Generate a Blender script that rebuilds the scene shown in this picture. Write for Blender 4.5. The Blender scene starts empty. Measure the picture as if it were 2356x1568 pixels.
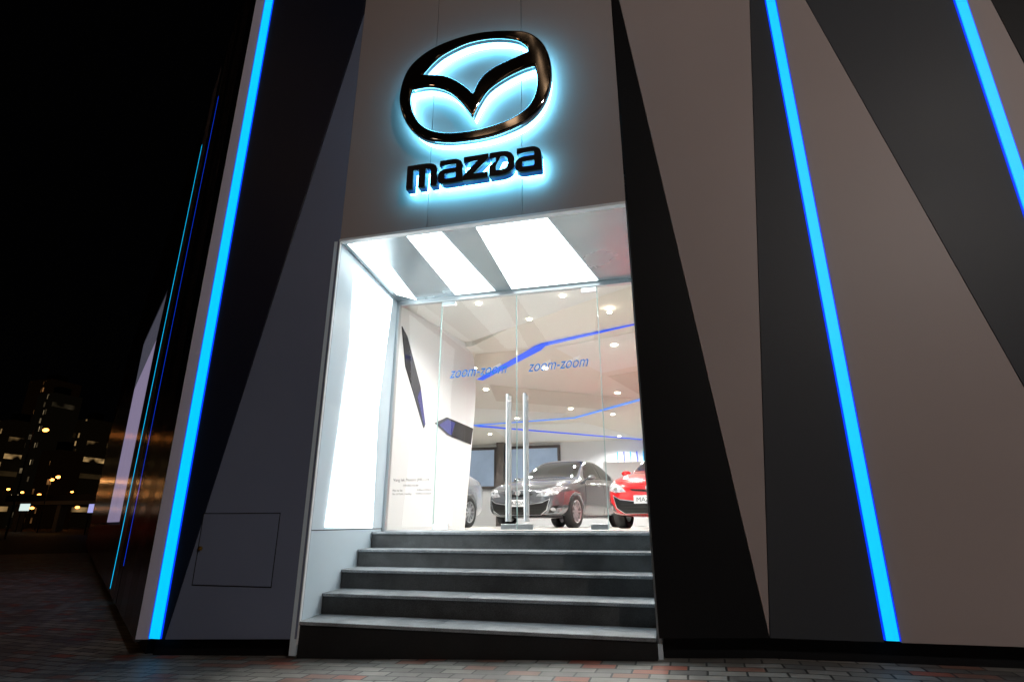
import bpy, bmesh, math, random
from mathutils import Vector, Matrix
from mathutils.bvhtree import BVHTree
from mathutils.geometry import delaunay_2d_cdt
random.seed(7)
scene=bpy.context.scene
col=scene.collection
# ------------------------------------------------------------------ materials
MATS={}
def mat(name,color=(.5,.5,.5),rough=.5,metal=0.,emit=None,estr=0.,var=.06,vscale=3.,bump=0.,bscale=60.,spec=.5,coat=0.):
    if name in MATS: return MATS[name]
    m=bpy.data.materials.new(name); m.use_nodes=True
    nt=m.node_tree; N=nt.nodes; L=nt.links
    b=N['Principled BSDF']
    b.inputs['Roughness'].default_value=rough
    b.inputs['Metallic'].default_value=metal
    b.inputs['Specular IOR Level'].default_value=spec
    b.inputs['Coat Weight'].default_value=coat
    tc=N.new('ShaderNodeTexCoord')
    n=N.new('ShaderNodeTexNoise'); n.inputs['Scale'].default_value=vscale; n.inputs['Detail'].default_value=6
    L.new(tc.outputs['Object'],n.inputs['Vector'])
    cr=N.new('ShaderNodeValToRGB')
    cr.color_ramp.elements[0].position=.3; cr.color_ramp.elements[1].position=.7
    cr.color_ramp.elements[0].color=tuple(max(0,c*(1-var)) for c in color)+(1,)
    cr.color_ramp.elements[1].color=tuple(min(1,c*(1+var)) for c in color)+(1,)
    L.new(n.outputs['Fac'],cr.inputs['Fac']); L.new(cr.outputs['Color'],b.inputs['Base Color'])
    if rough>.04:
        mr=N.new('ShaderNodeMapRange'); mr.inputs['To Min'].default_value=rough*.85; mr.inputs['To Max'].default_value=min(1,rough*1.15)
        L.new(n.outputs['Fac'],mr.inputs['Value']); L.new(mr.outputs['Result'],b.inputs['Roughness'])
    if emit:
        b.inputs['Emission Color'].default_value=tuple(emit)+(1,)
        b.inputs['Emission Strength'].default_value=estr
    if bump>0:
        n2=N.new('ShaderNodeTexNoise'); n2.inputs['Scale'].default_value=bscale; n2.inputs['Detail'].default_value=5
        L.new(tc.outputs['Object'],n2.inputs['Vector'])
        bp=N.new('ShaderNodeBump'); bp.inputs['Strength'].default_value=bump; bp.inputs['Distance'].default_value=.01
        L.new(n2.outputs['Fac'],bp.inputs['Height']); L.new(bp.outputs['Normal'],b.inputs['Normal'])
    MATS[name]=m; return m
def glass(name,tint=(1,1,1),refl=1.0,rough=0.0,base=.0):
    m=bpy.data.materials.new(name); m.use_nodes=True; nt=m.node_tree; N=nt.nodes; L=nt.links
    for x in list(N):
        if x.type=='BSDF_PRINCIPLED': N.remove(x)
    o=[x for x in N if x.type=='OUTPUT_MATERIAL'][0]
    t=N.new('ShaderNodeBsdfTransparent'); t.inputs[0].default_value=tuple(tint)+(1,)
    g=N.new('ShaderNodeBsdfGlossy'); g.inputs['Roughness'].default_value=rough
    f=N.new('ShaderNodeFresnel'); f.inputs[0].default_value=1.45
    mu=N.new('ShaderNodeMath'); mu.operation='MULTIPLY_ADD'; mu.inputs[1].default_value=refl; mu.inputs[2].default_value=base
    mu.use_clamp=True
    L.new(f.outputs[0],mu.inputs[0])
    mx=N.new('ShaderNodeMixShader'); L.new(mu.outputs[0],mx.inputs[0]); L.new(t.outputs[0],mx.inputs[1]); L.new(g.outputs[0],mx.inputs[2])
    L.new(mx.outputs[0],o.inputs[0]); MATS[name]=m; return m

M_beige=mat('beige_panel',(.36,.295,.28),.5,vscale=.7,var=.05,spec=.35)
M_sign=mat('sign_panel',(.34,.285,.27),.5,vscale=.7,var=.05,spec=.35)
M_lilac=mat('pale_panel',(.74,.72,.88),.4,vscale=.9)
M_grey=mat('grey_panel',(.170,.200,.290),.42,vscale=.8,spec=.35)
M_dkgrey=mat('dark_grey_panel',(.042,.045,.052),.5,vscale=.8,spec=.25)
M_navy=mat('navy_panel',(.007,.011,.026),.4,vscale=.8,spec=.3)
M_black=mat('black_panel',(.005,.005,.006),.5,vscale=.8,spec=.2)
M_gap=mat('joint_black',(.004,.004,.004),.8)
M_cyan=mat('cyan_diffuser',(.01,.03,.05),.5,emit=(0,.54,1.0),estr=1.15)
M_blue=mat('blue_edge',(.01,.02,.1),.5,emit=(0,.035,1.0),estr=1.1)
M_blued=mat('blue_dim',(.01,.02,.1),.5,emit=(.01,.10,1.0),estr=.9)
M_bluel=mat('blue_light',(.01,.02,.1),.5,emit=(.10,.32,1.0),estr=.95)
M_blueside=mat('blue_dim_side',(.01,.02,.1),.5,emit=(.0,.05,1.0),estr=.9)
M_white=mat('white_paint',(.80,.81,.82),.35,vscale=.6,var=.02)
M_cool=mat('cool_grey_wall',(.60,.70,.77),.35,vscale=.6,var=.03)
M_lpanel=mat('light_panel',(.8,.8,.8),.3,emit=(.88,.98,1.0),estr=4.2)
M_lceil=mat('ceiling_light_panel',(.8,.8,.8),.3,emit=(.86,.98,1.0),estr=2.8)
M_soffit=mat('satin_soffit',(.30,.36,.39),.26,metal=.55,vscale=1.,var=.04)
M_metal=mat('brushed_metal',(.55,.58,.60),.35,metal=.6,vscale=2,var=.05)
M_steel=mat('stainless_steel',(.8,.81,.82),.30,metal=.8,vscale=8)
M_chrome=mat('black_chrome',(.50,.52,.56),.05,metal=1.,vscale=3,var=.1)
M_letter=mat('letter_black',(.006,.007,.012),.3)
M_letside=mat('letter_side_glow',(.02,.06,.2),.4,emit=(.0,.12,.55),estr=.35)
M_halo=mat('halo_acrylic',(.3,.6,.7),.4,emit=(.17,.68,1.0),estr=17.)
M_halo2=mat('halo_acrylic_letters',(.3,.6,.7),.4,emit=(.16,.68,1.0),estr=26.)
M_glass=glass('door_glass',(.96,.985,.98),.85)
M_gedge=mat('glass_edge',(.35,.5,.48),.2,emit=(.6,.8,.8),estr=.1)
M_ceil=mat('interior_ceiling',(.80,.76,.68),.7,vscale=.5,var=.02)
M_ceilb=mat('interior_ceiling_beige',(.68,.62,.53),.7,vscale=.5,var=.02)
M_ceilw=mat('interior_ceiling_white',(.86,.85,.81),.7,vscale=.5,var=.02)
M_floor=mat('interior_floor',(.68,.66,.62),.22,vscale=1.5,var=.06)
M_iwall=mat('interior_wall',(.80,.81,.82),.5,vscale=.5,var=.02)
M_lamp=mat('downlight_lens',(1,1,1),.3,emit=(1,.90,.72),estr=30.)
M_screen=mat('dark_screen',(.008,.008,.014),.08,vscale=2,var=.3,spec=.2)
M_screenb=mat('screen_blue',(.01,.01,.05),.1,emit=(.03,.04,.45),estr=.5,vscale=6,var=.5,spec=.2)
M_wing=mat('window_blueish',(.16,.20,.26),.1,emit=(.30,.38,.5),estr=.6,vscale=.8,var=.4)
M_brown=mat('brown_frame',(.10,.085,.08),.4)
M_textb=mat('blue_lettering',(.0,.12,.42),.5,emit=(.0,.13,.42),estr=.35)
M_textw=mat('white_lettering',(.85,.85,.85),.5,emit=(.9,.9,.9),estr=.15)
M_textk=mat('dark_lettering',(.02,.022,.03),.5)
M_brass=mat('brass',(.75,.5,.12),.25,metal=1.)
M_lilwin=mat('lilac_window',(.4,.4,.5),.2,emit=(.50,.42,.66),estr=.42,vscale=.35,var=.3)
M_lilwin2=mat('grey_window',(.3,.3,.36),.2,emit=(.45,.45,.62),estr=.12,vscale=.35,var=.3)

def granite(name,base,rough=.6):
    m=bpy.data.materials.new(name); m.use_nodes=True; nt=m.node_tree; N=nt.nodes; L=nt.links
    b=N['Principled BSDF']; tc=N.new('ShaderNodeTexCoord')
    n1=N.new('ShaderNodeTexNoise'); n1.inputs['Scale'].default_value=230; n1.inputs['Detail'].default_value=3
    n2=N.new('ShaderNodeTexNoise'); n2.inputs['Scale'].default_value=3.5; n2.inputs['Detail'].default_value=8; n2.inputs['Roughness'].default_value=.65
    for n in (n1,n2): L.new(tc.outputs['Object'],n.inputs['Vector'])
    r=N.new('ShaderNodeValToRGB'); r.color_ramp.elements[0].position=.35; r.color_ramp.elements[1].position=.68
    r.color_ramp.elements[0].color=tuple(c*.5 for c in base)+(1,); r.color_ramp.elements[1].color=tuple(c*1.7 for c in base)+(1,)
    L.new(n1.outputs['Fac'],r.inputs['Fac'])
    r2=N.new('ShaderNodeValToRGB'); r2.color_ramp.elements[0].position=.35; r2.color_ramp.elements[1].position=.6
    r2.color_ramp.elements[0].color=(.5,.5,.5,1); r2.color_ramp.elements[1].color=(1,1,1,1)
    L.new(n2.outputs['Fac'],r2.inputs['Fac'])
    mx=N.new('ShaderNodeMix'); mx.data_type='RGBA'; mx.blend_type='MULTIPLY'; mx.inputs['Factor'].default_value=1
    L.new(r.outputs[0],mx.inputs['A']); L.new(r2.outputs[0],mx.inputs['B']); L.new(mx.outputs['Result'],b.inputs['Base Color'])
    b.inputs['Roughness'].default_value=rough
    bp=N.new('ShaderNodeBump'); bp.inputs['Strength'].default_value=.25; bp.inputs['Distance'].default_value=.003
    L.new(n1.outputs['Fac'],bp.inputs['Height']); L.new(bp.outputs['Normal'],b.inputs['Normal'])
    MATS[name]=m; return m
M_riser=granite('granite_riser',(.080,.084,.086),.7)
M_riserm=granite('granite_riser_shaded',(.046,.047,.048),.7)  # same granite, weaker light on the lower steps put into its colour
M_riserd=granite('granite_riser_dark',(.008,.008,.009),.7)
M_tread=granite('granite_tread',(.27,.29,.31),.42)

def paving():
    m=bpy.data.materials.new('paving_bricks'); m.use_nodes=True; nt=m.node_tree; N=nt.nodes; L=nt.links
    b=N['Principled BSDF']; tc=N.new('ShaderNodeTexCoord'); mp=N.new('ShaderNodeMapping')
    mp.inputs['Rotation'].default_value=(0,0,math.radians(3)); L.new(tc.outputs['Object'],mp.inputs['Vector'])
    nd=N.new('ShaderNodeTexNoise'); nd.inputs['Scale'].default_value=6; L.new(tc.outputs['Object'],nd.inputs['Vector'])
    ad=N.new('ShaderNodeVectorMath'); ad.operation='MULTIPLY_ADD'; ad.inputs[1].default_value=(.012,.012,0)
    L.new(nd.outputs['Color'],ad.inputs[0]); L.new(mp.outputs[0],ad.inputs[2])
    br=N.new('ShaderNodeTexBrick'); br.inputs['Scale'].default_value=1
    br.inputs['Brick Width'].default_value=.21; br.inputs['Row Height'].default_value=.105
    br.inputs['Mortar Size'].default_value=.007; br.inputs['Mortar Smooth'].default_value=.3
    br.inputs['Color1'].default_value=(0,0,0,1); br.inputs['Color2'].default_value=(1,1,1,1); br.inputs['Mortar'].default_value=(0,0,0,1)
    L.new(ad.outputs[0],br.inputs['Vector'])
    r=N.new('ShaderNodeValToRGB'); r.color_ramp.interpolation='CONSTANT'
    e=r.color_ramp.elements; e[0].position=0; e[0].color=(.24,.23,.21,1); e[1].position=.25; e[1].color=(.31,.30,.27,1)
    for p,c in ((.42,(.19,.18,.17,1)),(.6,(.35,.33,.30,1)),(.84,(.40,.13,.085,1)),(.93,(.31,.16,.12,1))):
        x=e.new(p); x.color=c
    L.new(br.outputs['Color'],r.inputs['Fac'])
    n=N.new('ShaderNodeTexNoise'); n.inputs['Scale'].default_value=1.3; n.inputs['Detail'].default_value=10; n.inputs['Roughness'].default_value=.7
    L.new(tc.outputs['Object'],n.inputs['Vector'])
    r3=N.new('ShaderNodeValToRGB'); r3.color_ramp.elements[0].position=.35; r3.color_ramp.elements[0].color=(.40,.38,.37,1); r3.color_ramp.elements[1].position=.65
    L.new(n.outputs['Fac'],r3.inputs['Fac'])
    mx=N.new('ShaderNodeMix'); mx.data_type='RGBA'; mx.blend_type='MULTIPLY'; mx.inputs['Factor'].default_value=1
    L.new(r.outputs[0],mx.inputs['A']); L.new(r3.outputs[0],mx.inputs['B'])
    mm=N.new('ShaderNodeMix'); mm.data_type='RGBA'; L.new(br.outputs['Fac'],mm.inputs['Factor']); L.new(mx.outputs['Result'],mm.inputs['A']); mm.inputs['B'].default_value=(.03,.027,.025,1)
    L.new(mm.outputs['Result'],b.inputs['Base Color'])
    rr=N.new('ShaderNodeMapRange'); rr.inputs['To Min'].default_value=.35; rr.inputs['To Max'].default_value=.75
    L.new(n.outputs['Fac'],rr.inputs['Value']); L.new(rr.outputs[0],b.inputs['Roughness'])
    n4=N.new('ShaderNodeTexNoise'); n4.inputs['Scale'].default_value=120; L.new(tc.outputs['Object'],n4.inputs['Vector'])
    su=N.new('ShaderNodeMath'); su.operation='MULTIPLY_ADD'; su.inputs[1].default_value=-1.; L.new(br.outputs['Fac'],su.inputs[0])
    sc=N.new('ShaderNodeMath'); sc.operation='MULTIPLY'; sc.inputs[1].default_value=.35; L.new(n4.outputs['Fac'],sc.inputs[0]); L.new(sc.outputs[0],su.inputs[2])
    bp=N.new('ShaderNodeBump'); bp.inputs['Strength'].default_value=.7; bp.inputs['Distance'].default_value=.006
    L.new(su.outputs[0],bp.inputs['Height']); L.new(bp.outputs[0],b.inputs['Normal'])
    MATS['paving']=m; return m
M_pave=paving()
M_asph=mat('asphalt',(.030,.029,.029),.65,vscale=.4,var=.3,bump=.4,bscale=90)

# ------------------------------------------------------------------ helpers
def link(o): col.objects.link(o); return o
def empty(name,loc=(0,0,0),label=None,cat=None,group=None,rot=0):
    o=bpy.data.objects.new(name,None); o.location=loc; o.rotation_euler=(0,0,rot); o.empty_display_size=.2; link(o)
    if label: o['label']=label
    if cat: o['category']=cat
    if group: o['group']=group
    return o
def wparent(o,p):
    """parent, keeping vertices that were written in world coordinates"""
    off=Vector(p.location); q=p.parent
    while q: off+=Vector(q.location); q=q.parent
    o.parent=p; o.location=Vector(o.location)-off
    return o
def mesh_obj(name,me,m,parent=None,world=True,smooth=False):
    o=bpy.data.objects.new(name,me); link(o)
    if m is not None:
        me.materials.clear()
        for x in (m if isinstance(m,(list,tuple)) else [m]): me.materials.append(x)
    if smooth:
        for p in me.polygons: p.use_smooth=True
    if parent is not None:
        if world: wparent(o,parent)
        else: o.parent=parent
    return o
class Fr:
    def __init__(s,o,u,v,n): s.o,s.u,s.v,s.n=Vector(o),Vector(u),Vector(v),Vector(n)
    def __call__(s,p,q,d): return s.o+s.u*p+s.v*q+s.n*d
FRONT=Fr((0,0,0),(1,0,0),(0,0,1),(0,1,0))       # depth goes into the building
SD=Vector((-.778,.628,0)).normalized()
SIDE=Fr((-4.08,0,0),SD,(0,0,1),(.628,.778,0))
PLAN=Fr((0,0,0),(1,0,0),(0,1,0),(0,0,1))
def inset(pts,g):
    n=len(pts); out=[]
    A=sum(pts[i][0]*pts[(i+1)%n][1]-pts[(i+1)%n][0]*pts[i][1] for i in range(n))
    sg=1 if A>0 else -1
    for i in range(n):
        p0=Vector(pts[i-1]);p1=Vector(pts[i]);p2=Vector(pts[(i+1)%n])
        d1=(p1-p0).normalized();d2=(p2-p1).normalized()
        n1=Vector((-d1.y,d1.x))*sg;n2=Vector((-d2.y,d2.x))*sg
        b=(n1+n2); L=b.length
        if L<1e-4: b=n1; k=g
        else:
            b=b/L; k=min(g/max(b.dot(n1),.2),g*5)
        out.append((p1.x+b.x*k,p1.y+b.y*k))
    return out
def slab(name,pts,d0,d1,m,parent=None,fr=FRONT,g=0.,bev=0.,world=True):
    if g: pts=inset(pts,g)
    bm=bmesh.new()
    a=[bm.verts.new(fr(p,q,d0)) for p,q in pts]; b=[bm.verts.new(fr(p,q,d1)) for p,q in pts]
    n=len(pts)
    bm.faces.new(a); bm.faces.new(b[::-1])
    for i in range(n): bm.faces.new((a[i],a[(i+1)%n],b[(i+1)%n],b[i]))
    bmesh.ops.recalc_face_normals(bm,faces=bm.faces)
    if bev: bmesh.ops.bevel(bm,geom=list(bm.edges),offset=bev,segments=1,affect='EDGES',clamp_overlap=True)
    me=bpy.data.meshes.new(name); bm.to_mesh(me); bm.free()
    return mesh_obj(name,me,m,parent,world)
def box(name,x0,x1,y0,y1,z0,z1,m,parent=None,bev=0.,world=True):
    return slab(name,[(x0,z0),(x1,z0),(x1,z1),(x0,z1)],y0,y1,m,parent,FRONT,0,bev,world)
def join(objs,name):
    """merge helper pieces into one mesh object"""
    bm=bmesh.new(); mats=[]
    for o in objs:
        me=o.data; idx=[]
        for mm in me.materials:
            if mm not in mats: mats.append(mm)
            idx.append(mats.index(mm))
        nb=len(bm.faces); bm.from_mesh(me); bm.faces.ensure_lookup_table()
        for f in bm.faces[nb:]: f.material_index=idx[f.material_index] if idx else 0
    me=bpy.data.meshes.new(name); bm.to_mesh(me); bm.free()
    par=objs[0].parent; loc=objs[0].location.copy()
    for o in objs: bpy.data.objects.remove(o)
    n=bpy.data.objects.new(name,me); link(n)
    for mm in mats: me.materials.append(mm)
    n.parent=par; n.location=loc
    return n
def curve_mesh(splines,ext=0.,bev=0.,offset=0.):
    cu=bpy.data.curves.new('c','CURVE'); cu.dimensions='2D'; cu.fill_mode='BOTH'; cu.extrude=ext; cu.bevel_depth=bev; cu.offset=offset; cu.bevel_resolution=3
    for pts in splines:
        s=cu.splines.new('POLY'); s.points.add(len(pts)-1)
        for p,c in zip(s.points,pts): p.co=(c[0],c[1],0,1)
        s.use_cyclic_u=True
    return _tomesh(cu)
def _tomesh(cu):
    o=bpy.data.objects.new('tmp',cu); link(o)
    dg=bpy.context.evaluated_depsgraph_get(); dg.update()
    me=bpy.data.meshes.new_from_object(o.evaluated_get(dg)); bpy.data.objects.remove(o)
    return me
def text_mesh(s,w=None,h=None,shear=0.,ext=0.,offset=0.,align='c'):
    cu=bpy.data.curves.new('t','FONT'); cu.body=s; cu.size=1; cu.extrude=0; cu.shear=shear
    me=_tomesh(cu)
    xs=[v.co.x for v in me.vertices]; ys=[v.co.y for v in me.vertices]
    x0,x1,y0,y1=min(xs),max(xs),min(ys),max(ys)
    sx=w/(x1-x0) if w else None; sy=h/(y1-y0) if h else None
    if sx is None: sx=sy
    if sy is None: sy=sx
    for v in me.vertices:
        v.co.x=(v.co.x-(x0+x1)/2)*sx if align=='c' else (v.co.x-x0)*sx
        v.co.y=(v.co.y-(y0+y1)/2)*sy
    return me
def stand(me,X,Y,Z,rot=0.,dz=0.):
    """turn a mesh drawn in XY upright facing -Y at (X,Y,Z)"""
    c,s=math.cos(rot),math.sin(rot)
    for v in me.vertices:
        x,y,z=v.co
        v.co=(X+x*c-y*s, Y-z, Z+x*s+y*c)
    return me
def catmull(pts,sub=6):
    """pts: (x,y) or (x,y,'c') for sharp corner"""
    n=len(pts); out=[]
    for i in range(n):
        p0,p1,p2,p3=[pts[(i+k-1)%n] for k in range(4)]
        P=[Vector(p[:2]) for p in (p0,p1,p2,p3)]
        m1=(P[2]-P[0])*.5 if len(p1)<3 else (P[2]-P[1])*.7
        m2=(P[3]-P[1])*.5 if len(p2)<3 else (P[2]-P[1])*.7
        for k in range(sub):
            t=k/sub; t2=t*t;t3=t2*t
            q=P[1]*(2*t3-3*t2+1)+m1*(t3-2*t2+t)+P[2]*(-2*t3+3*t2)+m2*(t3-t2)
            out.append((q.x,q.y))
    return out
def rnd(pts,default=0.):
    """polygon with (x,y[,r]) rounded corners"""
    n=len(pts); out=[]
    for i in range(n):
        p=Vector(pts[i][:2]); r=pts[i][2] if len(pts[i])>2 else default
        if r<=0: out.append((p.x,p.y)); continue
        a=(Vector(pts[i-1][:2])-p); b=(Vector(pts[(i+1)%n][:2])-p)
        ra=min(r,a.length*.5); rb=min(r,b.length*.5)
        A=p+a.normalized()*ra; B=p+b.normalized()*rb
        for k in range(7):
            t=k/6; q=A*(1-t)**2+p*2*t*(1-t)+B*t*t; out.append((q.x,q.y))
    return out
def cyl(bm,c,r,depth,axis='Z',seg=24,r2=None):
    R={'Z':Matrix.Identity(4),'X':Matrix.Rotation(math.pi/2,4,'Y'),'Y':Matrix.Rotation(math.pi/2,4,'X')}[axis]
    bmesh.ops.create_cone(bm,cap_ends=True,segments=seg,radius1=r,radius2=r if r2 is None else r2,depth=depth,matrix=Matrix.Translation(c)@R)
def bm_obj(name,bm,m,parent=None,world=True,smooth=False):
    me=bpy.data.meshes.new(name); bm.to_mesh(me); bm.free()
    return mesh_obj(name,me,m,parent,world,smooth)

# ------------------------------------------------------------------ ground
def gz(x):
    if x<-4.4: return -.198
    if x<.6: return .045*x
    return .027+.012*(x-.6)
def sheet(name,pts,m,dz,thick=0.):
    bm=bmesh.new(); vs=[bm.verts.new((x,y,0)) for x,y in pts]; bm.faces.new(vs)
    for c in (-4.4,.6):
        bmesh.ops.bisect_plane(bm,geom=list(bm.verts)+list(bm.edges)+list(bm.faces),plane_co=(c,0,0),plane_no=(1,0,0))
    if thick:
        r=bmesh.ops.extrude_face_region(bm,geom=list(bm.faces))
        for v in r['geom']:
            if isinstance(v,bmesh.types.BMVert): v.co.z=-thick
    for v in bm.verts: v.co.z+=gz(v.co.x)+dz
    bmesh.ops.recalc_face_normals(bm,faces=bm.faces)
    return bm_obj(name,bm,m)
g=sheet('ground',[(-900,-600),(900,-600),(900,900),(-900,900)],M_asph,-.13); g['kind']='structure'
pv=sheet('pavement',[(12,-5.2),(12,.5),(-3.5,.5),(-20.3,13.6),(-22.6,10.8),(-7.2,-1.6),(-6.6,-5.2)],M_pave,0.,.125); pv['kind']='structure'

# ------------------------------------------------------------------ showroom building
B=empty('showroom_building',(-1.36,0,0),'angular showroom with beige and dark panels, blue light strips, glass entrance','building')
TOP=8.2
box('wall',-4.02,-2.70,.05,.30,-.02,TOP,M_gap,B)
box('wall',-.05,6.4,.05,.30,.16,TOP,M_gap,B)
box('wall',-2.70,-.05,.05,.30,3.30,TOP,M_gap,B)
slab('plinth',[(-3.98,-.22),(-2.66,-.22),(-2.66,-.02),(-3.98,-.02)],.10,.28,M_black,B)
slab('plinth',[(-.04,-.1),(6.4,-.1),(6.4,.16),(-.04,.16)],.10,.28,M_black,B)
def panel(pts,m,d=0.,g=.0025,fr=FRONT,nm='wall_panel'): return slab(nm,pts,d,.045,m,B,fr,g,.0015)
bz=lambda x: .125+.045*x if x<.58 else .151+.009*(x-.58)
panel([(-4.08,bz(-4.08)),(-3.95,bz(-3.95)),(-3.95,TOP),(-4.08,TOP)],M_lilac)
panel([(-3.83,bz(-3.83)),(-3.80,bz(-3.8)),(-2.65,5.97),(-2.65,TOP),(-3.83,TOP)],M_navy)
gp=panel([(-3.80,bz(-3.8)),(-2.64,bz(-2.64)),(-2.64,5.97)],M_grey)
panel([(-2.64,3.27),(-1.79,3.27),(-1.79,TOP),(-2.64,TOP)],M_sign)
panel([(-1.79,3.27),(-.93,3.27),(-.93,TOP),(-1.79,TOP)],M_sign)
panel([(-.93,3.27),(-.075,3.27),(-.075,TOP),(-.93,TOP)],M_sign)
panel([(-.07,bz(-.07)),(.58,bz(.58)),(-.07,5.95)],M_black)
panel([(.58,bz(.58)),(1.195,6.19),(1.195,TOP),(-.07,TOP),(-.07,5.95)],M_beige)
panel([(.58,bz(.58)),(1.195,bz(1.195)),(1.195,6.19)],M_dkgrey)
panel([(1.28,bz(1.28)),(2.50,bz(2.5)),(2.50,.33),(1.28,5.95)],M_beige)
panel([(2.50,.33),(2.50,TOP),(1.28,TOP),(1.28,5.95)],M_dkgrey)
panel([(2.585,bz(2.58)),(3.17,bz(3.17)),(2.585,6.08)],M_beige)
panel([(3.17,bz(3.17)),(4.1,bz(4.1)),(4.1,TOP),(2.585,TOP),(2.585,6.08)],M_black)
panel([(4.1,bz(4.1)),(6.4,bz(6.4)),(5.0,TOP),(4.1,TOP)],M_beige)
panel([(6.4,bz(6.4)),(6.4,TOP),(5.0,TOP)],M_dkgrey)
def strip(x0,x1,z0,e0=.012,e1=.012):
    s=empty('light_strip',(0,0,0)); s.parent=B; s.location=Vector((x0,0,z0))-B.location
    slab('diffuser',[(x0+e0,z0),(x1-e1,z0),(x1-e1,TOP),(x0+e0,TOP)],-.014,.04,M_cyan,s)
    if e0: slab('edge',[(x0+.001,z0),(x0+e0,z0),(x0+e0,TOP),(x0+.001,TOP)],-.006,.04,M_blue,s)
    if e1: slab('edge',[(x1-e1,z0),(x1-.001,z0),(x1-.001,TOP),(x1-e1,TOP)],-.006,.04,M_blue,s)
strip(-3.95,-3.83,-.04,.016,.008); strip(1.195,1.28,.17,.008,.012); strip(2.50,2.585,.18,.008,.012)
box('trim',-2.64,-.08,-.006,.05,3.245,3.268,M_white,B)
# access hatch on grey panel
hx0,hx1,hz0,hz1=-3.63,-2.905,.345,.89
t=.006
ps=[box('x',hx0,hx1,-.002,.01,hz0,hz0+t,M_gap),box('x',hx0,hx1,-.002,.01,hz1-t,hz1,M_gap),
    box('x',hx0,hx0+t,-.002,.01,hz0+t,hz1-t,M_gap),box('x',hx1-t,hx1,-.002,.01,hz0+t,hz1-t,M_gap)]
hj=join(ps,'hatch_joint'); wparent(hj,B)
hp=box('access_hatch',hx0+t+.002,hx1-t-.002,-.004,.01,hz0+t+.002,hz1-t-.002,M_grey,B,.0015)
bm=bmesh.new(); cyl(bm,(-3.597,-.012,.62),.017,.02,'Y',20); cyl(bm,(-3.597,-.022,.62),.009,.012,'Y',16); bm_obj('lock',bm,M_brass,B)

# side facade along the side street
slab('wall',[(.12,-.02),(26,-.02),(26,TOP),(.12,TOP)],.05,.3,M_gap,B,SIDE)
slab('plinth',[(.1,-.3),(26,-.3),(26,0),(.1,0)],.1,.28,M_black,B,SIDE)
M_side=mat('dark_gloss_panel',(.010,.010,.013),.2,vscale=.8,var=.2,spec=.35)
M_side2=mat('brown_gloss_panel',(.040,.035,.040),.25,vscale=.8,var=.2,spec=.35)
M_side3=mat('pale_side_panel',(.24,.22,.27),.3,vscale=.8,var=.2,spec=.35)
sx=[0.003,.62,1.25,1.9,2.62]
for i in range(4):
    panel([(sx[i],-.08),(sx[i+1],-.08),(sx[i+1],TOP),(sx[i],TOP)],[M_side,M_side2,M_side,M_side2][i],0.,.004,SIDE)
panel([(2.68,-.08),(3.3,-.08),(3.3,TOP),(2.68,TOP)],M_side,0,.004,SIDE)
panel([(3.3,-.08),(4.08,-.08),(4.08,TOP),(3.3,TOP)],M_side3,0,.004,SIDE)
panel([(4.16,-.08),(4.9,-.08),(4.9,TOP),(4.16,TOP)],M_side,0,.004,SIDE)
panel([(4.9,5.2),(26,5.2),(26,TOP),(4.9,TOP)],M_black,0,.004,SIDE)
panel([(4.9,-.08),(26,-.08),(26,.8),(4.9,.8)],M_side,0,.004,SIDE)
panel([(4.9,.82),(5.18,.82),(5.53,3.9),(5.30,4.73),(4.9,5.18)],M_side,0,.004,SIDE)
slab('window',[(5.2,.84),(9.8,.84),(10.5,3.93),(5.55,3.93)],.01,.045,M_lilwin,B,SIDE)
slab('window',[(5.55,3.95),(10.5,3.95),(10.8,5.15),(5.32,4.75)],.01,.045,M_lilwin2,B,SIDE)
panel([(9.82,.82),(26,.82),(26,5.19),(10.83,5.19),(10.53,3.94)],M_side,0,.002,SIDE)
panel([(4.93,5.19),(5.33,4.78),(10.78,5.18)],M_side,0,.002,SIDE)
slab('light_strip',[(2.61,.34),(2.665,.34),(2.675,7.1),(2.63,7.1)],.0,.04,M_blueside,B,SIDE)
slab('light_strip',[(4.085,-.02),(4.15,-.02),(4.155,7.1),(4.09,7.1)],-.002,.04,M_cyan,B,SIDE)

slab('roof',[(-4.0,.1),(6.4,.1),(6.4,20),(-24,20),(-24,16.5)],TOP-.3,TOP-.05,M_gap,B,PLAN)
box('wall',6.4,6.6,.0,20,-.1,TOP,M_black,B)
box('wall',-24,6.6,20,20.2,-.4,TOP,M_black,B)

# ---- entrance steps
nose=[.126,.277,.428,.58,.731]
wl=lambda y:-2.64-.158*y
st=empty('staircase',(0,0,0)); st.parent=B; st.location=Vector((-1.36,0,0))-B.location
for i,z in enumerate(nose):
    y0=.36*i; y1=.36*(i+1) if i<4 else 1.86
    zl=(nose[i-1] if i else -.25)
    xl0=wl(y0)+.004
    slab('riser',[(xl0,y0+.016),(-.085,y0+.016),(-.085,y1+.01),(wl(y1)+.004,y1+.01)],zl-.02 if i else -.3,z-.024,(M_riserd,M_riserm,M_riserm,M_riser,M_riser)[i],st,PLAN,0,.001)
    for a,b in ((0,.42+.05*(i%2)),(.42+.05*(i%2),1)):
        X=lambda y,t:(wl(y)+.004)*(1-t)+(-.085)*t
        slab('tread',[(X(y0,a)+.001,y0),(X(y0,b)-.001,y0),(X(y1,b)-.001,y1+(.01 if i<4 else 0)),(X(y1,a)+.001,y1+(.01 if i<4 else 0))],z-.024,z,M_tread,st,PLAN,0,.003)
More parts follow.
